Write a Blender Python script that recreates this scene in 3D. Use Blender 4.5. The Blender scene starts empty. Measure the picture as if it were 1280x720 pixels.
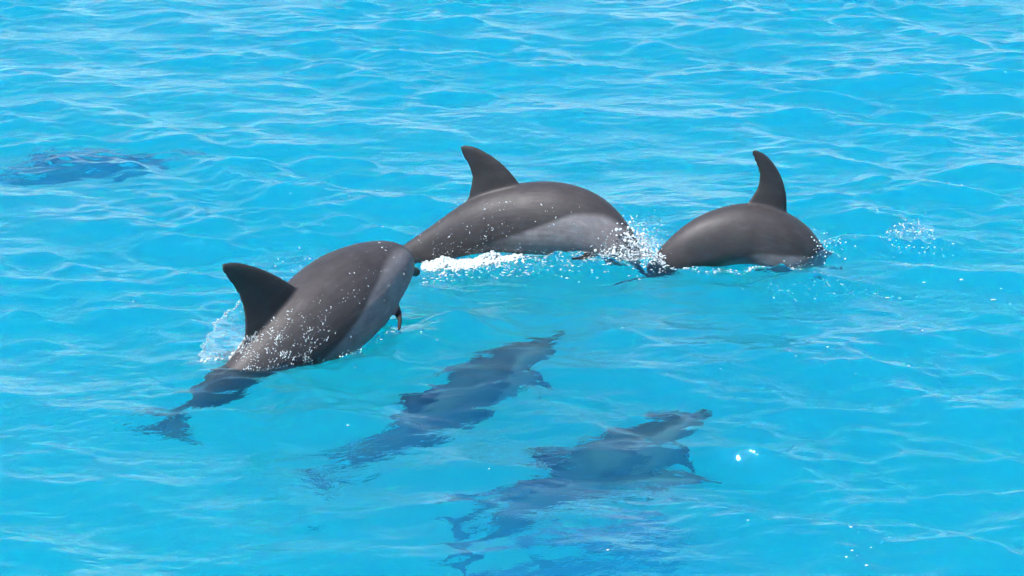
import bpy, bmesh, math, random
import numpy as np
from mathutils import Vector, noise as mnoise

S = bpy.context.scene
R = math.radians

# ------------------------------------------------------------------ camera, sky, sun, exposure
cd = bpy.data.cameras.new('camera'); cam = bpy.data.objects.new('camera', cd); S.collection.objects.link(cam)
cam.location = (0, 0, 4.5); cam.rotation_euler = (R(70.5), 0, 0)          # from the rail of a boat
cd.sensor_width = 36; cd.lens = 85.4; cd.clip_start = .1; cd.clip_end = 6000
S.camera = cam

sun_dir = Vector((-0.36, -0.42, 0.83)).normalized()
w = bpy.data.worlds.new('World'); S.world = w; w.use_nodes = True
wt = w.node_tree; bg = wt.nodes['Background']; sky = wt.nodes.new('ShaderNodeTexSky')
sky.sky_type = 'NISHITA'; sky.sun_disc = False
sky.sun_elevation = math.asin(sun_dir.z); sky.sun_rotation = math.atan2(sun_dir.x, sun_dir.y)
sky.dust_density = 0.2; sky.ozone_density = 3.0
wt.links.new(sky.outputs[0], bg.inputs[0]); bg.inputs[1].default_value = 0.105
ld = bpy.data.lights.new('sun', 'SUN'); ld.energy = 5.0; ld.angle = R(.53); ld.color = (1, .98, .95)
lo = bpy.data.objects.new('sun', ld); S.collection.objects.link(lo)
lo.rotation_euler = sun_dir.to_track_quat('Z', 'Y').to_euler()
vs = S.view_settings
vs.view_transform = 'Standard'; vs.look = 'None'; vs.gamma = 1; vs.use_curve_mapping = False; vs.exposure = 1.0

c = S.cycles
c.use_denoising = True
c.max_bounces = 10; c.diffuse_bounces = 3; c.glossy_bounces = 4; c.transmission_bounces = 8
c.volume_bounces = 4; c.transparent_max_bounces = 12
c.caustics_refractive = True; c.caustics_reflective = True; c.blur_glossy = 10.0   # sunlight through the waves
c.sample_clamp_indirect = 6.0; c.use_adaptive_sampling = True; c.adaptive_threshold = .02

# ------------------------------------------------------------------ helpers
def link(o, parent=None):
    S.collection.objects.link(o)
    if parent: o.parent = parent
    return o

def mesh_np(name, v, faces, smooth=True):
    me = bpy.data.meshes.new(name)
    me.from_pydata([tuple(p) for p in v], [], [tuple(int(i) for i in f) for f in faces])
    if smooth: me.polygons.foreach_set('use_smooth', np.ones(len(me.polygons), bool))
    me.update(); return me

def mesh_arr(name, v, f, smooth=True):
    """arrays of vertices (n,3) and equal-sized faces (m,k)"""
    me = bpy.data.meshes.new(name); f = np.asarray(f, np.int32); k = f.shape[1]
    me.vertices.add(len(v)); me.vertices.foreach_set('co', np.asarray(v, np.float32).ravel())
    me.loops.add(f.size); me.loops.foreach_set('vertex_index', f.ravel())
    me.polygons.add(len(f)); me.polygons.foreach_set('loop_start', np.arange(0, f.size, k, dtype=np.int32))
    me.polygons.foreach_set('use_smooth', np.full(len(f), smooth, bool))
    me.update(calc_edges=True); return me

def new_mat(name):
    m = bpy.data.materials.new(name); m.use_nodes = True; m.node_tree.nodes.clear()
    t = m.node_tree; out = t.nodes.new('ShaderNodeOutputMaterial')
    return m, t, out

def nd(t, kind, **inp):
    n = t.nodes.new(kind)
    for k, v in inp.items():
        n.inputs[k.replace('_', ' ')].default_value = v
    return n

def mathn(t, op, a, b=None, cl=False):
    n = t.nodes.new('ShaderNodeMath'); n.operation = op; n.use_clamp = cl
    for i, v in enumerate((a, b)):
        if v is None: continue
        if isinstance(v, (int, float)): n.inputs[i].default_value = v
        else: t.links.new(v, n.inputs[i])
    return n.outputs[0]

# ------------------------------------------------------------------ the sea: wave field
rng = np.random.default_rng(11)
WAVES = []
for (l0, l1, n, slope, th0, spread) in ((1.3, 3.2, 14, .042, -98, 22), (.55, 1.2, 34, .100, -98, 30),
                                        (.22, .55, 48, .142, -94, 31), (.08, .22, 52, .098, -93, 36)):
    for i in range(n):
        lam = l0*(l1/l0)**rng.random(); k = 2*math.pi/lam
        th = R(rng.normal(th0, spread)); a = slope/k*math.sqrt(2/n)
        WAVES.append((k*math.cos(th), k*math.sin(th), a, rng.random()*6.2832, k, lam))
GROUP = [(k*math.cos(t), k*math.sin(t), p) for k, t, p in zip(rng.uniform(.9, 3.2, 9), rng.uniform(0, 6.28, 9), rng.uniform(0, 6.28, 9))]
# humps and hollows that the animals push up: x, y, height, radius along x, along y, turn
HUMPS = [(-.30, 12.02, .085, .30, .13, 35), (-.62, 11.70, .045, .28, .12, 35), (-1.45, 11.62, .035, .40, .12, 10),
         (.60, 13.02, .05, .45, .10, 0), (2.15, 13.45, .10, .42, .14, 14), (1.75, 12.75, .045, .40, .10, -14),
         (2.45, 12.9, .05, .5, .14, -18), (.55, 10.35, .055, .45, .10, -8), (-.15, 10.2, .04, .6, .10, 4),
         (1.0, 10.25, -.03, .5, .10, -12), (.12, 13.10, .040, .34, .07, 0)]

_r = random.Random(5)
for cx, cy, ex, ey, n in ((.50, 13.02, .36, .10, 46), (.86, 13.05, .10, .08, 12), (1.45, 13.0, .40, .05, 20), (2.3, 13.45, .22, .08, 22), (1.95, 13.3, .2, .1, 14), (-1.35, 11.55, .25, .05, 12)):
    for i in range(n):
        HUMPS.append((cx+_r.uniform(-ex, ex), cy+_r.uniform(-ey, ey), _r.uniform(-.014, .022), _r.uniform(.03, .075), _r.uniform(.022, .045), _r.uniform(-35, 35)))

def humps(x, y):
    z = np.zeros_like(x)
    for hx, hy, h, rx, ry, a in HUMPS:
        ca, sa = math.cos(R(a)), math.sin(R(a)); u = (x-hx)*ca+(y-hy)*sa; v = -(x-hx)*sa+(y-hy)*ca
        w_ = (abs(x-hx) < 4*max(rx, ry)) & (abs(y-hy) < 4*max(rx, ry))
        if w_.any(): z[w_] += h*np.exp(-(u[w_]/rx)**2-(v[w_]/ry)**2)
    return z

def field(x, y, spacing=None):
    """offset of the water surface at rest point (x, y)"""
    g = np.zeros_like(x)
    for kx, ky, p in GROUP: g += np.sin(kx*x+ky*y+p)
    gust = np.clip(1.0+.22*g, .55, 1.6)
    dx = np.zeros_like(x); dy = np.zeros_like(x); z = humps(x, y)
    for kx, ky, a, p, k, lam in WAVES:
        amp = a
        if lam < .75: amp = amp*gust
        if spacing is not None: amp = amp*np.clip((lam/spacing-2.2)/2, 0, 1)
        ph = kx*x+ky*y+p
        z += amp*np.sin(ph); cs = .5*amp*np.cos(ph)
        dx += cs*kx/k; dy += cs*ky/k
    return dx, dy, z

def water_z(x, y):
    x = np.atleast_1d(np.asarray(x, float)); y = np.atleast_1d(np.asarray(y, float)); x0, y0 = x.copy(), y.copy()
    for _ in range(3):
        dx, dy, z = field(x0, y0); x0, y0 = x-dx, y-dy
    return field(x0, y0)[2]

def graded(a, b, step, far):
    core = list(np.arange(a, b+1e-6, step)); d = step; hi = [core[-1]]; lo_ = [core[0]]
    while hi[-1] < far: d *= 1.3; hi.append(hi[-1]+d)
    d = step
    while lo_[-1] > -far: d *= 1.3; lo_.append(lo_[-1]-d)
    return np.array(lo_[:0:-1]+core+hi[1:])

gx = graded(-4.7, 4.7, .0165, 2200); gy = graded(8.2, 21.6, .0175, 2200)
sx, sy = np.gradient(gx), np.gradient(gy)
X, Y = np.meshgrid(gx.astype(np.float64), gy.astype(np.float64))
SP = np.maximum(sx[None, :], sy[:, None])
dX, dY, dZ = field(X, Y, SP)
SEABED = -2.6
top = np.stack([X+dX, Y+dY, dZ], -1).reshape(-1, 3)
ny, nx = X.shape; idx = np.arange(nx*ny).reshape(ny, nx)
quads = np.stack([idx[:-1, :-1], idx[:-1, 1:], idx[1:, 1:], idx[1:, :-1]], -1).reshape(-1, 4)
ring = np.concatenate([idx[0, :-1], idx[:-1, -1], idx[-1, :0:-1], idx[:0:-1, 0]])
low = top[ring].copy(); low[:, 2] = SEABED-1.5
n0 = len(top); lo_i = n0+np.arange(len(ring))
skirt = np.stack([np.roll(ring, -1), ring, lo_i, np.roll(lo_i, -1)], -1)
cen = n0+len(ring)
verts = np.concatenate([top, low, [[0, 0, SEABED-1.5]]])
base = np.stack([lo_i, np.full(len(ring), cen), np.roll(lo_i, -1), np.roll(lo_i, -1)], -1)
me = mesh_arr('sea', verts, np.concatenate([quads, skirt]))
bm_base = mesh_arr('tmp', verts, base[:, :3])
b = bmesh.new(); b.from_mesh(me); b.verts.ensure_lookup_table()
for tri in base[:, :3]:
    b.faces.new([b.verts[int(i)] for i in tri])
b.to_mesh(me); b.free(); bpy.data.meshes.remove(bm_base)
sea = link(bpy.data.objects.new('sea', me)); sea['kind'] = 'structure'
sea['label'] = 'clear turquoise sea water with small wind waves'; sea['category'] = 'water'

m, t, out = new_mat('sea_water')
glass = nd(t, 'ShaderNodeBsdfGlass', IOR=1.333, Roughness=.012)
tc = t.nodes.new('ShaderNodeTexCoord')
mp = t.nodes.new('ShaderNodeMapping'); mp.inputs['Scale'].default_value = (.75, 1.25, 1); mp.inputs['Rotation'].default_value = (0, 0, R(-8))
t.links.new(tc.outputs['Object'], mp.inputs[0])
n1 = nd(t, 'ShaderNodeTexNoise', Scale=14.0, Detail=3.0, Roughness=.55, Distortion=.4); t.links.new(mp.outputs[0], n1.inputs['Vector'])
n2 = nd(t, 'ShaderNodeTexNoise', Scale=.9, Detail=2.0); t.links.new(tc.outputs['Object'], n2.inputs['Vector'])
hgt = mathn(t, 'MULTIPLY', n1.outputs[0], mathn(t, 'MULTIPLY', mathn(t, 'SUBTRACT', n2.outputs[0], .22), 2.2, True))
bp = nd(t, 'ShaderNodeBump', Strength=1.0, Distance=.013); t.links.new(hgt, bp.inputs['Height'])
t.links.new(bp.outputs[0], glass.inputs['Normal'])
t.links.new(glass.outputs[0], out.inputs['Surface'])
ABS = (1.6, .104, .002)
ab = nd(t, 'ShaderNodeVolumeAbsorption', Density=2.5); ab.inputs[0].default_value = tuple(max(0, 1-a/2.5) for a in ABS)+(1,)
sc = nd(t, 'ShaderNodeVolumeScatter', Density=.55, Anisotropy=0.0); sc.inputs[0].default_value = (.09, .46, 1, 1)
ad = t.nodes.new('ShaderNodeAddShader'); t.links.new(ab.outputs[0], ad.inputs[0]); t.links.new(sc.outputs[0], ad.inputs[1])
t.links.new(ad.outputs[0], out.inputs['Volume'])
me.materials.append(m)

# pale sand a few metres down
bx = graded(-14, 14, .5, 1900); by = graded(4, 30, .5, 1900)
BX, BY = np.meshgrid(bx, by); BZ = SEABED+.12*np.sin(BX*.7+BY*.3)*np.sin(BY*.5-.2*BX+1)
i2 = np.arange(BX.size).reshape(BX.shape)
me = mesh_arr('seabed', np.stack([BX, BY, BZ], -1).reshape(-1, 3),
              np.stack([i2[:-1, :-1], i2[:-1, 1:], i2[1:, 1:], i2[1:, :-1]], -1).reshape(-1, 4))
bed = link(bpy.data.objects.new('seabed', me)); bed['kind'] = 'structure'
bed['label'] = 'pale sandy seabed far below the turquoise water'; bed['category'] = 'seabed'
m, t, out = new_mat('coral_sand')
d = nd(t, 'ShaderNodeBsdfDiffuse'); nz = nd(t, 'ShaderNodeTexNoise', Scale=.35, Detail=4.0); cr = t.nodes.new('ShaderNodeValToRGB')
cr.color_ramp.elements[0].position = .35; cr.color_ramp.elements[0].color = (.70, .69, .63, 1)
cr.color_ramp.elements[1].position = .65; cr.color_ramp.elements[1].color = (.82, .81, .76, 1)
tc = t.nodes.new('ShaderNodeTexCoord'); t.links.new(tc.outputs['Object'], nz.inputs['Vector'])
t.links.new(nz.outputs[0], cr.inputs[0]); t.links.new(cr.outputs[0], d.inputs[0]); t.links.new(d.outputs[0], out.inputs[0])
me.materials.append(m)

# ------------------------------------------------------------------ dolphins: one body at rest, then bent along each animal's spine
# station (share of length from beak tip), half height, half width, centre height  -- all as shares of the length
PROFILE = np.array([
    (.000, .0050, .0060, -.020), (.006, .0095, .0105, -.020), (.030, .0115, .0130, -.019), (.058, .0150, .0180, -.017),
    (.070, .0215, .0230, -.012), (.082, .0315, .0310, -.005), (.100, .0430, .0410, .000), (.130, .0560, .0520, .000),
    (.170, .0680, .0640, .000), (.220, .0800, .0740, .000), (.300, .0960, .0850, -.002), (.380, .1040, .0890, -.003),
    (.460, .1035, .0870, -.003), (.540, .0970, .0790, -.002), (.620, .0840, .0650, .000), (.700, .0680, .0480, .002),
    (.780, .0520, .0330, .003), (.850, .0400, .0230, .003), (.910, .0300, .0165, .003), (.950, .0230, .0140, .003),
    (.980, .0160, .0120, .003), (1.00, .0080, .0080, .003)])

def prof(s, col):
    # smooth (Catmull-Rom) lookup
    x = PROFILE[:, 0]; y = PROFILE[:, col]; m_ = np.gradient(y, x)
    i = np.clip(np.searchsorted(x, s)-1, 0, len(x)-2); h = x[i+1]-x[i]; u = np.clip((s-x[i])/h, 0, 1)
    return (2*u**3-3*u**2+1)*y[i]+(u**3-2*u**2+u)*h*m_[i]+(-2*u**3+3*u**2)*y[i+1]+(u**3-u**2)*h*m_[i+1]

def tube_rings(rings):
    n = len(rings[0]); v = np.concatenate(rings); f = []
    for r in range(len(rings)-1):
        for k in range(n):
            a, b_ = r*n+k, r*n+(k+1) % n; f.append((a, a+n, b_+n, b_))
    f.append(tuple(range(n))); f.append(tuple(range((len(rings)-1)*n, len(rings)*n))[::-1])
    return v, f

def foil(le, te, thick, normal, n=10):
    """closed section from leading edge to trailing edge, blunt in front, thin behind"""
    le, te, normal = np.array(le, float), np.array(te, float), np.array(normal, float)
    u = (1-np.cos(np.linspace(0, math.pi, n)))/2; th = thick*(2.6*np.sqrt(u)*(1-u)**.9*.75)+.0021
    up = [le+(te-le)*a+normal*b_ for a, b_ in zip(u, th)]; dn = [le+(te-le)*a-normal*b_ for a, b_ in zip(u[::-1], th[::-1])]
    return np.array(up+dn)

def rest_mesh(voxel, hollow=.034, fin_h=.158, fin_base=(.480, .628), fin_tip=.595, girth=None):
    parts = []
    st = np.concatenate([np.linspace(0, .12, 16), np.linspace(.135, .94, 34), np.linspace(.95, 1, 6)]); th = np.linspace(0, 2*math.pi, 36, endpoint=False)
    rings = []
    for s in st:
        h, wd, zc = prof(s, 1), prof(s, 2), prof(s, 3)
        if girth: h *= girth(s); wd *= girth(s)
        cy, cz = np.cos(th), np.sin(th); p = 2.15
        rings.append(np.stack([np.full_like(th, s), wd*np.sign(cy)*np.abs(cy)**(2/p), zc+h*np.sign(cz)*np.abs(cz)**(2/p)], -1))
    parts.append(tube_rings(rings))
    # dorsal fin: falcate, tip behind the rear of its base
    zb = prof(.55, 1)*.86*(girth(.55) if girth else 1); rings = []
    for u in np.linspace(0, 1, 22):
        z = zb-.012+(fin_h+.022)*u
        lead = fin_base[0]-.012+(fin_tip-.012-fin_base[0]+.012)*(u**.92*.86+.14*u**3.0)
        trail = fin_base[1]+(fin_tip-fin_base[1])*u**2.4-hollow*math.sin(math.pi*min(1, u*1.02))**1.2*(1-.25*u)
        if u < .12: trail += .010*(1-u/.12)
        trail = max(trail, lead+.006)
        if u > .93: k = (u-.93)/.07; lead += (trail-lead)*.45*k**2
        rings.append(foil((lead, 0, z), (trail, 0, z), .0135*(1-u)**.8+.0035, (0, 1, 0)))
    parts.append(tube_rings(rings))
    # flippers
    for sd in (1, -1):
        rings = []
        for u in np.linspace(0, 1, 14):
            y = sd*(.055+.085*u); z = -.060-.012*u
            lead = .205+.072*u+.030*u**2.5; trail = .262+.062*u-.022*math.sin(math.pi*u)
            trail = max(trail, lead+.007)
            rings.append(foil((lead, y, z), (trail, y, z), .008*(1-u)+.0030, (0, .14*sd, .99)))
        parts.append(tube_rings(rings))
    # flukes: two swept blades with a notch between
    for sd in (1, -1):
        rings = []
        for u in np.linspace(0, 1, 16):
            y = sd*.125*u; lead = .935+.083*u+.020*u**3; trail = 1.006+.034*u-.016*math.sin(math.pi*u)+(.006 if u < .05 else 0)
            trail = max(trail, lead+.006)
            rings.append(foil((lead, y, .003), (trail, y, .003), .008*(1-u)+.0028, (0, 0, 1)))
        parts.append(tube_rings(rings))
    vs_, fs, off = [], [], 0
    for v, f in parts:
        vs_.append(v); fs += [tuple(i+off for i in q) for q in f]; off += len(v)
    me = mesh_np('dolphin_rest', np.concatenate(vs_), fs)
    b = bmesh.new(); b.from_mesh(me)
    for isl_face in [None]: bmesh.ops.recalc_face_normals(b, faces=b.faces)
    b.to_mesh(me); b.free()
    o = link(bpy.data.objects.new('rest', me))
    r = o.modifiers.new('r', 'REMESH'); r.mode = 'VOXEL'; r.voxel_size = voxel; r.use_smooth_shade = True
    sm = o.modifiers.new('s', 'SMOOTH'); sm.factor = .5; sm.iterations = max(3, int(.022/voxel))
    dg = bpy.context.evaluated_depsgraph_get(); dg.update()
    ev = o.evaluated_get(dg); m2 = bpy.data.meshes.new_from_object(ev)
    n = len(m2.vertices); co = np.empty(n*3, np.float32); m2.vertices.foreach_get('co', co)
    nl = len(m2.loops); li = np.empty(nl, np.int32); m2.loops.foreach_get('vertex_index', li)
    quads = li.reshape(-1, 4)
    bpy.data.objects.remove(o); bpy.data.meshes.remove(me); bpy.data.meshes.remove(m2)
    co = co.reshape(-1, 3).astype(float); sc_ = np.clip(co[:, 0], .002, .998)
    q_ = np.linspace(0, 1, 400); gq = np.array([girth(q) if girth else 1.0 for q in q_])
    tab = lambda col, g_: np.interp(sc_, q_, np.array([prof(q, col) for q in q_])*g_)
    h_, w_, z_ = tab(1, gq), tab(2, gq), tab(3, 1.0)
    e = np.abs(co[:, 1]/w_)**2.15+np.abs((co[:, 2]-z_)/h_)**2.15
    return co, quads, np.clip((e-1.10)/.2, 0, 1)*(co[:, 0] > .15)

class Spine:
    """maps rest coordinates (share of length) to the place along a bent spine"""
    def __init__(self, pts, length, anchor_s, anchor_pt, roll=0.0, up=(0, 0, 1)):
        P = np.array(pts, float); A = np.concatenate([[2*P[0]-P[1]], P, [2*P[-1]-P[-2]]]); C = []
        for i in range(1, len(A)-2):
            p0, p1, p2, p3 = A[i-1], A[i], A[i+1], A[i+2]
            for u in np.linspace(0, 1, 24, endpoint=False):
                C.append(.5*((2*p1)+(-p0+p2)*u+(2*p0-5*p1+4*p2-p3)*u*u+(-p0+3*p1-3*p2+p3)*u**3))
        C.append(P[-1]); C = np.array(C)
        for _ in range(12): C[1:-1] = (C[:-2]+2*C[1:-1]+C[2:])/4
        d0 = C[0]-C[4]; d1 = C[-1]-C[-5]; d0 /= np.linalg.norm(d0); d1 /= np.linalg.norm(d1)
        C = np.concatenate([[C[0]+d0*.8*(1-k/20)] for k in range(20)]+[C]+[[C[-1]+d1*.8*(k+1)/20] for k in range(20)])
        arc = np.concatenate([[0], np.cumsum(np.linalg.norm(np.diff(C, axis=0), axis=1))])
        a0 = arc[np.argmin(np.linalg.norm(C-np.array(anchor_pt), axis=1))]
        self.s = (arc-a0)/length+anchor_s; self.C = C; self.L = length
        T = np.gradient(C, axis=0); T /= np.linalg.norm(T, axis=1)[:, None]; self.T = T
        up = np.array(up, float); U = up-(T@up)[:, None]*T; U /= np.linalg.norm(U, axis=1)[:, None]
        Rr = np.cross(U, T); cr_, sr_ = math.cos(R(roll)), math.sin(R(roll))      # right-hand side
        self.U = U*cr_+Rr*sr_; self.Rr = Rr*cr_-U*sr_
    def __call__(self, v):
        g = lambda A: np.stack([np.interp(v[:, 0], self.s, A[:, k]) for k in range(3)], -1)
        U, Rr = g(self.U), g(self.Rr)
        U /= np.linalg.norm(U, axis=1)[:, None]; Rr /= np.linalg.norm(Rr, axis=1)[:, None]
        return g(self.C)+Rr*(v[:, 1]*self.L)[:, None]+U*(v[:, 2]*self.L)[:, None]

# wet skin: dark cape, paler flank in front, everything worked out in the animal's own coordinates
m, t, out = new_mat('dolphin_skin')
at = t.nodes.new('ShaderNodeAttribute'); at.attribute_name = 'rest'
sp = t.nodes.new('ShaderNodeSeparateXYZ'); t.links.new(at.outputs['Vector'], sp.inputs[0])
sx_, sz_ = sp.outputs[0], sp.outputs[2]
fc = t.nodes.new('ShaderNodeFloatCurve'); cv = fc.mapping.curves[0]
pts = [(0, .62), (.10, .66), (.16, .80), (.25, .84), (.32, .76), (.40, .58), (.48, .42), (.58, .28), (.72, .16), (1, .10)]
cv.points[0].location = pts[0]; cv.points[-1].location = pts[-1]
for p in pts[1:-1]: cv.points.new(*p)
fc.mapping.update(); t.links.new(sx_, fc.inputs['Value'])
edge = mathn(t, 'SUBTRACT', mathn(t, 'MULTIPLY', fc.outputs[0], .20), .10)         # height of the cape's lower border
wob = nd(t, 'ShaderNodeTexNoise', Scale=9.0, Detail=2.0); t.links.new(at.outputs['Vector'], wob.inputs['Vector'])
dz_ = mathn(t, 'SUBTRACT', mathn(t, 'ADD', edge, mathn(t, 'MULTIPLY', mathn(t, 'SUBTRACT', wob.outputs[0], .5), .012)), sz_)
fl = t.nodes.new('ShaderNodeMapRange'); fl.interpolation_type = 'SMOOTHSTEP'
fl.inputs['From Min'].default_value = -.009; fl.inputs['From Max'].default_value = .010; t.links.new(dz_, fl.inputs['Value'])
front = t.nodes.new('ShaderNodeMapRange'); front.interpolation_type = 'SMOOTHSTEP'
front.inputs['From Min'].default_value = .62; front.inputs['From Max'].default_value = .42; t.links.new(sx_, front.inputs['Value'])
front.inputs['To Min'].default_value = .35
beak = t.nodes.new('ShaderNodeMapRange'); beak.inputs['From Min'].default_value = .06; beak.inputs['From Max'].default_value = .10; t.links.new(sx_, beak.inputs['Value'])
fa = t.nodes.new('ShaderNodeAttribute'); fa.attribute_name = 'fin'; flip = mathn(t, 'SUBTRACT', 1.0, fa.outputs['Fac'], True)   # fins and flippers stay dark
fac = mathn(t, 'MULTIPLY', mathn(t, 'MULTIPLY', mathn(t, 'MULTIPLY', fl.outputs[0], front.outputs[0]), beak.outputs[0]), flip)
mx = t.nodes.new('ShaderNodeMix'); mx.data_type = 'RGBA'; t.links.new(fac, mx.inputs[0])
mx.inputs[6].default_value = (.033, .029, .0305, 1); mx.inputs[7].default_value = (.146, .133, .138, 1)
nz = nd(t, 'ShaderNodeTexNoise', Scale=26.0, Detail=5.0, Roughness=.6); t.links.new(at.outputs['Vector'], nz.inputs['Vector'])
var = t.nodes.new('ShaderNodeMapRange'); var.inputs['From Min'].default_value = .3; var.inputs['From Max'].default_value = .7
var.inputs['To Min'].default_value = .80; var.inputs['To Max'].default_value = 1.22; t.links.new(nz.outputs[0], var.inputs['Value'])
mul = t.nodes.new('ShaderNodeVectorMath'); mul.operation = 'SCALE'; fm = t.nodes.new('ShaderNodeMix'); fm.data_type = 'RGBA'; t.links.new(fa.outputs['Fac'], fm.inputs[0]); t.links.new(mx.outputs[2], fm.inputs[6])
fm.inputs[7].default_value = (.019, .0175, .0190, 1); t.links.new(fm.outputs[2], mul.inputs[0]); # fine rake marks and blotches that run along the body
rm = t.nodes.new('ShaderNodeMapping'); rm.inputs['Scale'].default_value = (9, 70, 70); rm.inputs['Rotation'].default_value = (0, R(7), 0); t.links.new(at.outputs['Vector'], rm.inputs[0])
rn = nd(t, 'ShaderNodeTexNoise', Scale=1.6, Detail=4.0, Roughness=.6, Distortion=.5); t.links.new(rm.outputs[0], rn.inputs['Vector'])
rk = t.nodes.new('ShaderNodeMapRange'); rk.inputs['From Min'].default_value = .56; rk.inputs['From Max'].default_value = .74
rk.inputs['To Min'].default_value = 1.0; rk.inputs['To Max'].default_value = 1.5; t.links.new(rn.outputs[0], rk.inputs['Value'])
t.links.new(mathn(t, 'MULTIPLY', var.outputs[0], rk.outputs[0]), mul.inputs['Scale'])
bs = nd(t, 'ShaderNodeBsdfPrincipled', Roughness=.36, IOR=1.42)
bs.inputs['Specular IOR Level'].default_value = .5
t.links.new(mul.outputs[0], bs.inputs['Base Color'])
rr = t.nodes.new('ShaderNodeMapRange'); rr.inputs['To Min'].default_value = .45; rr.inputs['To Max'].default_value = .74
nz2 = nd(t, 'ShaderNodeTexNoise', Scale=14.0, Detail=3.0); t.links.new(at.outputs['Vector'], nz2.inputs['Vector'])
t.links.new(nz2.outputs[0], rr.inputs['Value']); t.links.new(rr.outputs[0], bs.inputs['Roughness'])
nb = nd(t, 'ShaderNodeTexNoise', Scale=180.0, Detail=3.0); t.links.new(at.outputs['Vector'], nb.inputs['Vector'])
bp = nd(t, 'ShaderNodeBump', Strength=.25, Distance=.003); t.links.new(nb.outputs[0], bp.inputs['Height']); t.links.new(bp.outputs[0], bs.inputs['Normal'])
t.links.new(bs.outputs[0], out.inputs[0]); SKIN = m
m, t, out = new_mat('dark_eye'); bs = nd(t, 'ShaderNodeBsdfPrincipled', Roughness=.08); bs.inputs['Base Color'].default_value = (.012, .010, .010, 1)
t.links.new(bs.outputs[0], out.inputs[0]); EYE = m

def ico(sub):
    b = bmesh.new(); bmesh.ops.create_icosphere(b, subdivisions=sub, radius=1.0)
    v = np.array([p.co[:] for p in b.verts]); f = np.array([[q.index for q in p.verts] for p in b.faces]); b.free(); return v, f
ICO1, ICO2 = ico(1), ico(2)

def make_dolphin(rest, spine, label, group):
    co, quads, fin = rest; pos = spine(co); org = np.array(spine(np.array([[.5, 0, 0.]]))[0])
    root = link(bpy.data.objects.new('dolphin', None)); root.location = org; root.empty_display_size = .1
    root['label'] = label; root['category'] = 'dolphin'; root['group'] = group
    me = mesh_arr('dolphin_body', pos-org, quads)
    a = me.attributes.new('rest', 'FLOAT_VECTOR', 'POINT'); a.data.foreach_set('vector', co.astype(np.float32).ravel())
    a = me.attributes.new('fin', 'FLOAT', 'POINT'); a.data.foreach_set('value', fin.astype(np.float32))
    me.materials.append(SKIN); body = link(bpy.data.objects.new('body', me), root)
    for sd in (1, -1):
        v = np.array([[.103, sd*.0395, -.010]])+ICO2[0]*np.array([.0055, .004, .0045])
        em = mesh_arr('dolphin_eye', spine(v)-org, ICO2[1]); em.materials.append(EYE); link(bpy.data.objects.new('eye', em), root)
    return root, pos, co

REST = rest_mesh(.0036, girth=lambda s: 1+.07*math.exp(-((s-.4)/.22)**2))
REST_LOW = rest_mesh(.0058)
REST_TALL = rest_mesh(.0036, fin_h=.205, fin_base=(.465, .655), fin_tip=.625, girth=lambda s: 1+.25*math.exp(-((s-.36)/.27)**2))
stout = lambda s: 1+.32*math.exp(-((s-.76)/.14)**2)
REST_STOUT = rest_mesh(.0036, hollow=.025, fin_h=.168, fin_base=(.502, .600), fin_tip=.592, girth=stout)

SURF, SUBM = 'dolphins breaking the surface', 'dolphins swimming under the surface'
d1 = make_dolphin(REST_TALL, Spine([(-.47, 12.74, .10), (-.53, 12.62, .17), (-.61, 12.48, .215), (-.71, 12.31, .225), (-.90, 12.04, .16), (-1.16, 11.72, .035),
                               (-1.36, 11.52, -.10), (-1.57, 11.40, -.27), (-1.67, 11.30, -.38), (-1.74, 11.14, -.48)], 2.12, .555, (-1.16, 11.72, .035)),
                  'dolphin leaping up, beak out ahead, thin water curtain trailing behind its dorsal fin', SURF)
d2 = make_dolphin(REST, Spine([(.739, 13.25, -.119), (.589, 13.25, .062), (.436, 13.25, .183), (.275, 13.25, .231), (.092, 13.25, .236),
                               (-.128, 13.25, .207), (-.391, 13.25, .091), (-.622, 13.25, -.021), (-.879, 13.25, -.153)], 1.9, .555, (-.069, 13.25, .216)),
                  'arched dolphin in full side view with pale flank, its head plunging into white spray', SURF)
d3 = make_dolphin(REST_STOUT, Spine([(1.74, 13.95, -.62), (1.73, 13.68, -.37), (1.67, 13.45, -.13), (1.535, 13.31, .050), (1.351, 13.25, .135),
                               (1.12, 13.2, .100), (.93, 13.17, .00), (.82, 13.2, -.17), (.76, 13.3, -.40)], 1.9, .555, (1.406, 13.25, .125)),
                  'diving dolphin with tall narrow dorsal fin and head already under water', SURF)
d4 = make_dolphin(REST_LOW, Spine([(.136, 12.106, -.30), (-.042, 11.906, -.40), (-.328, 11.541, -.55), (-.68, 11.181, -.75), (-.952, 11.04, -.95),
                               (-1.161, 10.911, -1.15)], 2.0, .555, (-.387, 11.438, -.58)),
                  'submerged dolphin below the leaping one, dorsal fin and long tail showing dark blue', SUBM)
d5 = make_dolphin(REST_LOW, Spine([(.994, 11.281, -.25), (.882, 11.164, -.32), (.628, 10.982, -.42), (.39, 10.876, -.58), (.155, 10.789, -.75)],
                               1.65, 0.0, (.994, 11.281, -.25)),
                  'submerged dolphin whose slim beak points up towards the diving dolphin', SUBM)
d6 = make_dolphin(REST_LOW, Spine([(1.001, 10.734, -.50), (.844, 10.697, -.50), (.536, 10.664, -.58), (.229, 10.599, -.70), (.019, 10.462, -.85)],
                               1.5, 0.0, (1.001, 10.734, -.50)),
                  'submerged dolphin lying level alongside the one with the slim raised beak', SUBM)
d7 = make_dolphin(REST_LOW, Spine([(.95, 11.25, -1.75), (.75, 11.16, -1.75), (.37, 10.95, -1.75), (0, 10.85, -1.85), (-.293, 10.79, -1.95)], 1.4, 0.0, (.95, 11.25, -1.75)),
                  'deepest submerged dolphin, only broken dark patches showing below the level pair', SUBM)
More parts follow.
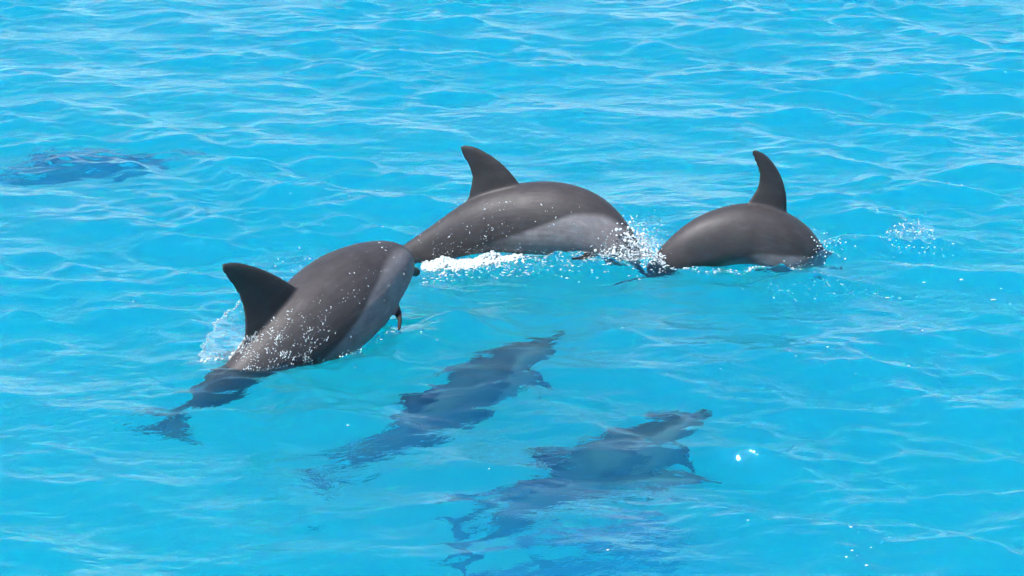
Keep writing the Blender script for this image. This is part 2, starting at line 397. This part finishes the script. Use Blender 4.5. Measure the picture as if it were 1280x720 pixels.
d8 = make_dolphin(REST_LOW, Spine([(-2.15, 16.5, -1.10), (-2.51, 16.34, -1.0), (-2.92, 16.2, -1.0), (-3.33, 16.08, -1.05), (-3.84, 15.95, -1.1)], 1.9, 0.0, (-2.15, 16.5, -1.10)),
                  'faint lone dolphin under water far beyond the leaping dolphin', SUBM)

# ------------------------------------------------------------------ white water
m, t, out = new_mat('foam')
bs = nd(t, 'ShaderNodeBsdfPrincipled', Roughness=.45); bs.inputs['Base Color'].default_value = (.44, .50, .52, 1)
bs.inputs['Subsurface Weight'].default_value = .35; bs.inputs['Subsurface Radius'].default_value = (.02, .03, .03)
tc = t.nodes.new('ShaderNodeTexCoord'); nz = nd(t, 'ShaderNodeTexNoise', Scale=90.0, Detail=4.0); t.links.new(tc.outputs['Object'], nz.inputs['Vector'])
bp = nd(t, 'ShaderNodeBump', Strength=1.0, Distance=.02); t.links.new(nz.outputs[0], bp.inputs['Height']); t.links.new(bp.outputs[0], bs.inputs['Normal'])
t.links.new(bs.outputs[0], out.inputs[0]); FOAM = m
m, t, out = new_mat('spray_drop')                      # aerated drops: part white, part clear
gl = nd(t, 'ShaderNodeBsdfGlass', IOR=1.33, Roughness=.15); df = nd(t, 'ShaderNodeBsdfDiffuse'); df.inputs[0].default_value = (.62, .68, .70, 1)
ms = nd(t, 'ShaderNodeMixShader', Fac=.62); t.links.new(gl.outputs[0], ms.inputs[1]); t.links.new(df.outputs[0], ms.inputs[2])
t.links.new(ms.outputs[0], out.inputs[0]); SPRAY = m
m, t, out = new_mat('thin_water')                      # a torn sheet of water in the air
tr = nd(t, 'ShaderNodeBsdfTransparent'); tr.inputs[0].default_value = (.93, .99, 1, 1)
df = nd(t, 'ShaderNodeBsdfTranslucent'); df.inputs[0].default_value = (.80, .92, .95, 1)
d2_ = nd(t, 'ShaderNodeBsdfDiffuse'); d2_.inputs[0].default_value = (.80, .92, .95, 1)
gs = nd(t, 'ShaderNodeBsdfGlossy', Roughness=.12); gs.inputs[0].default_value = (.9, .9, .9, 1)
m0 = nd(t, 'ShaderNodeMixShader', Fac=.5); t.links.new(df.outputs[0], m0.inputs[1]); t.links.new(d2_.outputs[0], m0.inputs[2])
at = t.nodes.new('ShaderNodeAttribute'); at.attribute_name = 'sheet'
mpn = t.nodes.new('ShaderNodeMapping'); mpn.inputs['Scale'].default_value = (3, 22, 1); t.links.new(at.outputs['Vector'], mpn.inputs[0])
nz = nd(t, 'ShaderNodeTexNoise', Scale=1.0, Detail=5.0, Roughness=.65, Distortion=.8); t.links.new(mpn.outputs[0], nz.inputs['Vector'])
ss = t.nodes.new('ShaderNodeSeparateXYZ'); t.links.new(at.outputs['Vector'], ss.inputs[0])
mr = t.nodes.new('ShaderNodeMapRange'); mr.inputs['From Min'].default_value = .42; mr.inputs['From Max'].default_value = .72
mr.inputs['To Min'].default_value = .02; mr.inputs['To Max'].default_value = .38
t.links.new(mathn(t, 'ADD', nz.outputs[0], mathn(t, 'MULTIPLY', mathn(t, 'SUBTRACT', ss.outputs[1], .45), .30)), mr.inputs['Value'])
m1 = t.nodes.new('ShaderNodeMixShader'); t.links.new(mr.outputs[0], m1.inputs[0]); t.links.new(tr.outputs[0], m1.inputs[1]); t.links.new(m0.outputs[0], m1.inputs[2])
fr = nd(t, 'ShaderNodeFresnel', IOR=1.33); m2_ = t.nodes.new('ShaderNodeMixShader'); t.links.new(fr.outputs[0], m2_.inputs[0])
t.links.new(m1.outputs[0], m2_.inputs[1]); t.links.new(gs.outputs[0], m2_.inputs[2]); t.links.new(m2_.outputs[0], out.inputs[0]); SHEET = m

rs = np.random.default_rng(3)

def tag(o, label, cat):
    o['label'] = label; o['category'] = cat; o['kind'] = 'stuff'; return o

def blobs(cen, rad, dirs=None, stretch=None, shape=ICO1):
    """many little drops as one mesh; optional stretch along a direction"""
    V, F = shape; n = len(cen); rad = np.asarray(rad)
    if rad.ndim == 1: rad = np.repeat(rad[:, None], 3, 1)
    jit = 1+.18*rs.standard_normal((n, len(V), 1))
    v = V[None]*jit*rad[:, None, :]
    if dirs is not None:
        dn = dirs/np.linalg.norm(dirs, axis=1)[:, None]
        v = v+(np.einsum('nvk,nk->nv', v, dn)*(np.asarray(stretch)-1)[:, None])[..., None]*dn[:, None, :]
    v = v+np.asarray(cen)[:, None, :]
    return v.reshape(-1, 3), (F[None]+(np.arange(n)*len(V))[:, None, None]).reshape(-1, 3)

def stuff(name, label, cat, chunks, mat):
    vs_, fs, off = [], [], 0
    for v, f in chunks:
        vs_.append(v); fs.append(f+off); off += len(v)
    me = mesh_arr(name, np.concatenate(vs_), np.concatenate(fs)); me.materials.append(mat)
    return tag(link(bpy.data.objects.new(name, me)), label, cat)

def mass(cen, rad, voxel):
    """lumps melted together"""
    v, f = blobs(cen, rad, shape=ICO2); me = mesh_arr('lump', v, f); o = link(bpy.data.objects.new('lump', me))
    r = o.modifiers.new('r', 'REMESH'); r.mode = 'VOXEL'; r.voxel_size = voxel
    sm = o.modifiers.new('s', 'SMOOTH'); sm.iterations = 2
    dg = bpy.context.evaluated_depsgraph_get(); dg.update(); m2 = bpy.data.meshes.new_from_object(o.evaluated_get(dg))
    co = np.empty(len(m2.vertices)*3, np.float32); m2.vertices.foreach_get('co', co); li = np.empty(len(m2.loops), np.int32); m2.loops.foreach_get('vertex_index', li)
    bpy.data.objects.remove(o); bpy.data.meshes.remove(me); bpy.data.meshes.remove(m2)
    q = li.reshape(-1, 4); return co.reshape(-1, 3).astype(float), np.concatenate([q[:, :3], q[:, [0, 2, 3]]])

def flat_bits(x, y, r, lift=.002, thick=.35):
    """small rafts of bubbles lying on the water"""
    z = water_z(x, y)+lift; r = np.asarray(r)
    return blobs(np.stack([x, y, z], -1), np.stack([r*rs.uniform(.8, 1.9, len(r)), r*rs.uniform(.7, 1.3, len(r)), r*thick], -1))

def ballistic(o, v, tt):
    p = o+v*tt[:, None]; p[:, 2] -= 4.9*tt**2; vel = v.copy(); vel[:, 2] -= 9.8*tt; return p, vel

def plume(x0, x1, y0, y1, vx, vy, vz, n, rmin, rmax, z0=0.0, tmax=.22):
    u = rs.random(n); o = np.stack([x0+(x1-x0)*u, y0+(y1-y0)*u+rs.normal(0, .02, n), np.full(n, z0)+rs.random(n)*.02], -1)
    v = np.stack([rs.uniform(*vx, n), rs.uniform(*vy, n), rs.uniform(vz[0], vz[1], n)*rs.random(n)**.5], -1)
    p, vel = ballistic(o, v, rs.uniform(.01, tmax, n)); ok = p[:, 2] > water_z(p[:, 0], p[:, 1])-.004; p, vel = p[ok], vel[ok]
    r = rmin+(rmax-rmin)*rs.random(len(p))**3.0
    return blobs(p, r, vel, 1+2.6*rs.random(len(p))**2)

# --- head of the arched dolphin driving into the water
n = 700; u = rs.random(n)
hx = .67+.09*rs.standard_normal(n); hy = 13.17+.06*rs.standard_normal(n)
hz = water_z(hx, hy)+np.abs(rs.normal(0, 1, n))*.11*np.exp(-((hx-.67)/.12)**2)
big = mass(np.stack([hx, hy, hz], -1), .0032+.0075*rs.random(n)**2.5, .0026)
ch = [big, plume(.50, .74, 13.08, 13.14, (-.25, .9), (-.25, .35), (.4, 2.2), 3400, .0007, .0036),
      plume(.56, .78, 13.20, 13.30, (-.1, 1.0), (0, .4), (.6, 2.4), 2200, .0007, .0034),
      plume(.44, .56, 13.06, 13.10, (-.5, .5), (-.4, 0), (.3, 1.2), 700, .0009, .0032)]
stuff('splash', 'white spray thrown up where the arched dolphin plunges its head', 'splash', ch, SPRAY)

# --- heaped foam along its belly, thinning to lace in front
n = 1500; fx = -.52+.62*rs.beta(1.5, 2.0, n); fy = 13.14+.035*rs.standard_normal(n)
prof_h = (.060*np.exp(-((fx+.20)/.15)**2)+.028*np.exp(-((fx+.42)/.07)**2)+.010)*(.55+.45*np.sin(fx*31+1.3*np.sin(fx*13)))
fz = water_z(fx, fy)+prof_h*rs.random(n)*np.exp(-((fy-13.15)/.06)**2)
heap = mass(np.stack([fx, fy, fz], -1), .0035+.0095*rs.random(n)**2.5, .0030)
n = 1300; lx = rs.uniform(-.52, .84, n); ly = 13.09+.06*rs.standard_normal(n)-.05*rs.random(n); lace = flat_bits(lx, ly, .0012+.0065*rs.random(n)**3)
n = 300; ox = rs.uniform(-.45, .3, n); dr = blobs(np.stack([ox, 13.1+.05*rs.standard_normal(n), .01+.12*rs.random(n)**2], -1), .001+.0022*rs.random(n)**2)
stuff('foam', 'thick white foam heaped along the belly of the arched dolphin', 'foam', [heap, lace, dr], FOAM)

# --- turbulence round the diving dolphin
n = 420; a = rs.random(n); qx = .74+.13*rs.random(n); qy = 13.06+.05*rs.standard_normal(n)
c1 = blobs(np.stack([qx, qy, water_z(qx, qy)+np.abs(rs.normal(0, .035, n))], -1), .0012+.0055*rs.random(n)**3)
n = 260; qx = rs.uniform(.84, 1.66, n); c2 = flat_bits(qx, 13.06+.020*rs.standard_normal(n)+.10*np.clip(qx-1.3, 0, 1), .0014+.0050*rs.random(n)**3)
n = 120; qx = rs.normal(1.76, .09, n); qy = 13.28+.08*rs.standard_normal(n)
c3 = blobs(np.stack([qx, qy, water_z(qx, qy)+np.abs(rs.normal(0, .035, n))], -1), .0018+.004*rs.random(n)**2)
stuff('foam', 'thin line of foam flecks round the waterline of the diving dolphin', 'foam', [c1, c2, c3], SPRAY)

c1 = plume(2.22, 2.46, 13.44, 13.50, (-.5, .25), (-.2, .2), (.3, 1.5), 420, .001, .0040, z0=.06)
n = 90; qx = 2.30+.14*rs.standard_normal(n); c2 = flat_bits(qx, 13.40+.05*rs.standard_normal(n), .0015+.005*rs.random(n)**2)
stuff('splash', 'small lone burst of droplets on the wave ahead of the diving dolphin', 'splash', [c1, c2], SPRAY)

n = 46; qx = np.concatenate([rs.uniform(1.75, 3.0, 30), rs.uniform(1.4, 2.4, 16)]); qy = np.concatenate([rs.uniform(12.4, 13.0, 30), rs.uniform(12.55, 12.75, 16)])
c1 = flat_bits(qx, qy, .0015+.009*rs.random(n)**3, thick=.22)
n = 110; c2 = flat_bits(rs.normal(1.75, .2, n), rs.normal(12.66, .05, n), .001+.003*rs.random(n)**2)
stuff('foam', 'scattered flat white foam patches drifting beside the diving dolphin', 'foam', [c1, c2], FOAM)

# --- sheet of water pulled up behind the leaping dolphin's fin
edge_l = np.array([(-1.315, 11.62, .365), (-1.422, 11.60, .284), (-1.51, 11.59, .198), (-1.565, 11.58, .105), (-1.59, 11.57, .04), (-1.60, 11.56, -.03)])
edge_r = np.array([(-1.30, 11.63, .355), (-1.30, 11.63, .26), (-1.31, 11.62, .18), (-1.33, 11.61, .10), (-1.34, 11.60, .04), (-1.35, 11.58, -.03)])
nu, nv = 60, 34; uu = np.linspace(0, 5, nu)
EL = np.stack([np.interp(uu, range(6), edge_l[:, k]) for k in range(3)], -1); ER = np.stack([np.interp(uu, range(6), edge_r[:, k]) for k in range(3)], -1)
for _ in range(8): EL[1:-1] = (EL[:-2]+2*EL[1:-1]+EL[2:])/4
g = np.linspace(0, 1, nv)[None, :, None]; P = EL[:, None]*(1-g)+ER[:, None]*g
wv = np.array([[mnoise.noise(Vector((p[0]*9, p[2]*9, 2.0))) for p in row] for row in P]); P[..., 1] += wv*.035
P[..., 0] += .010*np.sin(uu*9)[:, None]*(1-np.linspace(0, 1, nv))[None, :]**3
idx = np.arange(nu*nv).reshape(nu, nv); f = np.stack([idx[:-1, :-1], idx[:-1, 1:], idx[1:, 1:], idx[1:, :-1]], -1).reshape(-1, 4)
me = mesh_arr('water_curtain', P.reshape(-1, 3), f); me.materials.append(SHEET)
a = me.attributes.new('sheet', 'FLOAT_VECTOR', 'POINT')
GU, GV = np.meshgrid(np.linspace(0, 1, nu), np.linspace(0, 1, nv), indexing='ij')
a.data.foreach_set('vector', np.stack([GV, GU, np.zeros_like(GU)], -1).astype(np.float32).ravel())
curtain = tag(link(bpy.data.objects.new('water_curtain', me)), 'thin clear curtain of water with beaded rim behind the leaping dolphin', 'splash')
so = curtain.modifiers.new('thickness', 'SOLIDIFY'); so.thickness = .004
n = 230; k = rs.random(n)*(nu-1); i0 = k.astype(int); rim = P[i0, 0]+(P[np.minimum(i0+1, nu-1), 0]-P[i0, 0])*(k-i0)[:, None]+rs.normal(0, .0045, (n, 3))
c1 = blobs(rim, .0012+.0036*rs.random(n)**2)
n = 150; ii = rs.integers(0, nu, n); jj = rs.integers(0, nv, n); c2 = blobs(P[ii, jj]+rs.normal(0, .012, (n, 3)), .001+.003*rs.random(n)**2)
n = 200; qx = rs.uniform(-1.58, -1.22, n); qy = 11.585+.03*rs.standard_normal(n)
c3 = blobs(np.stack([qx, qy, water_z(qx, qy)+np.abs(rs.normal(0, .022, n))*np.exp(-((qx+1.33)/.12)**2)+.002], -1), .002+.009*rs.random(n)**3)
n = 60; c4 = blobs(np.stack([rs.normal(-1.14, .12, n), rs.normal(12.25, .1, n), rs.uniform(.10, .36, n)], -1), .0015+.0035*rs.random(n)**2)
stuff('spray', 'beads and droplets of spray round the leaping dolphin\'s dorsal fin', 'spray', [c1, c2, c3, c4], SPRAY)

# --- churned water along its near flank
n = 240; u = rs.random(n)**1.3; qx = -1.14+.56*u; qy = 11.60+.40*u+.022*rs.standard_normal(n)
c1 = flat_bits(qx, qy, .0012+.0045*rs.random(n)**3)
n = 150; u = rs.random(n); qx = -.94+.16*u; qy = 11.73+.10*u+.02*rs.standard_normal(n)
c2 = blobs(np.stack([qx, qy, water_z(qx, qy)+.03*rs.random(n)**1.5], -1), .0012+.005*rs.random(n)**3)
stuff('foam', 'thin foam bubbling along the flank of the leaping dolphin', 'foam', [c1, c2], SPRAY)

# --- drops and bubbles clinging to the wet skin
def flecks(dol, n, weight, rmin, rmax, label):
    root, pos, co = dol
    body = root.children[0].data if root.children[0].name.startswith('body') else [c_ for c_ in root.children if c_.name.startswith('body')][0].data
    nr = np.empty(len(pos)*3, np.float32); body.vertex_normals.foreach_get('vector', nr); nr = nr.reshape(-1, 3)
    wt_ = weight(co, pos)*(nr[:, 1] < .45)*(pos[:, 2] > -.02); wt_ = wt_/wt_.sum()
    i = rs.choice(len(pos), n, p=wt_); r = rmin+(rmax-rmin)*rs.random(n)**2.2
    d_ = np.cross(nr[i], rs.normal(0, .35, (n, 3))+np.array([.3, 1.0, 0])); d_ /= np.linalg.norm(d_, axis=1)[:, None]
    v, f = blobs(pos[i]+nr[i]*(r*.15)[:, None], r, d_, .8+2.4*rs.random(n)**2)
    return stuff('water_droplets', label, 'droplets', [(v, f)], SPRAY)

def clump(pos, sc, thr, seed):
    return np.array([max(0.0, mnoise.noise(Vector((p[0]*sc+seed, p[1]*sc, p[2]*sc)))-thr) for p in pos])
def w1(co, pos):
    s_ = co[:, 0]; g_ = np.exp(-((s_-.63)/.055)**2)*1.6+.28*np.exp(-((s_-.52)/.045)**2)*(co[:, 2] > .01)+.10*np.exp(-((s_-.40)/.04)**2)*(co[:, 2] > .04)+.012*(s_ > .15)*(s_ < .5)
    return g_*(co[:, 2] < .105)*(clump(pos, 16, -.12, 3)+.05)
flecks(d1, 2000, w1, .0008, .0036, 'white water droplets beading over the back of the leaping dolphin')
def w2(co, pos):
    s_ = co[:, 0]; return ((s_ > .28)*(s_ < .86)*.5+1.2*np.exp(-((s_-.62)/.1)**2)+3*np.exp(-((s_-.24)/.05)**2)*(co[:, 2] < .03))*(co[:, 2] < .075)*(clump(pos, 11, .0, 8)+.03)
flecks(d2, 420, w2, .0007, .0036, 'sparse white droplets on the flank of the arched dolphin')

# --- sun sparkles on the crests, put in as tiny white foam-like bits
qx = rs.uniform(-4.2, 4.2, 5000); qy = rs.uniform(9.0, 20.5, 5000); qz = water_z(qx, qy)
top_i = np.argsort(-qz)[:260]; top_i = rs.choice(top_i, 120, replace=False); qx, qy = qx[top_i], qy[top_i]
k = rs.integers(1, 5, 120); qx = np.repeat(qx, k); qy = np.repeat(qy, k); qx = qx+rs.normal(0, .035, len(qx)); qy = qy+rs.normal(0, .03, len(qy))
stuff('foam', 'tiny white flecks standing in for sun sparkles on wave crests all over the open sea', 'foam', [flat_bits(qx, qy, .0012+.0045*rs.random(len(qx))**2.5, thick=.4)], SPRAY)
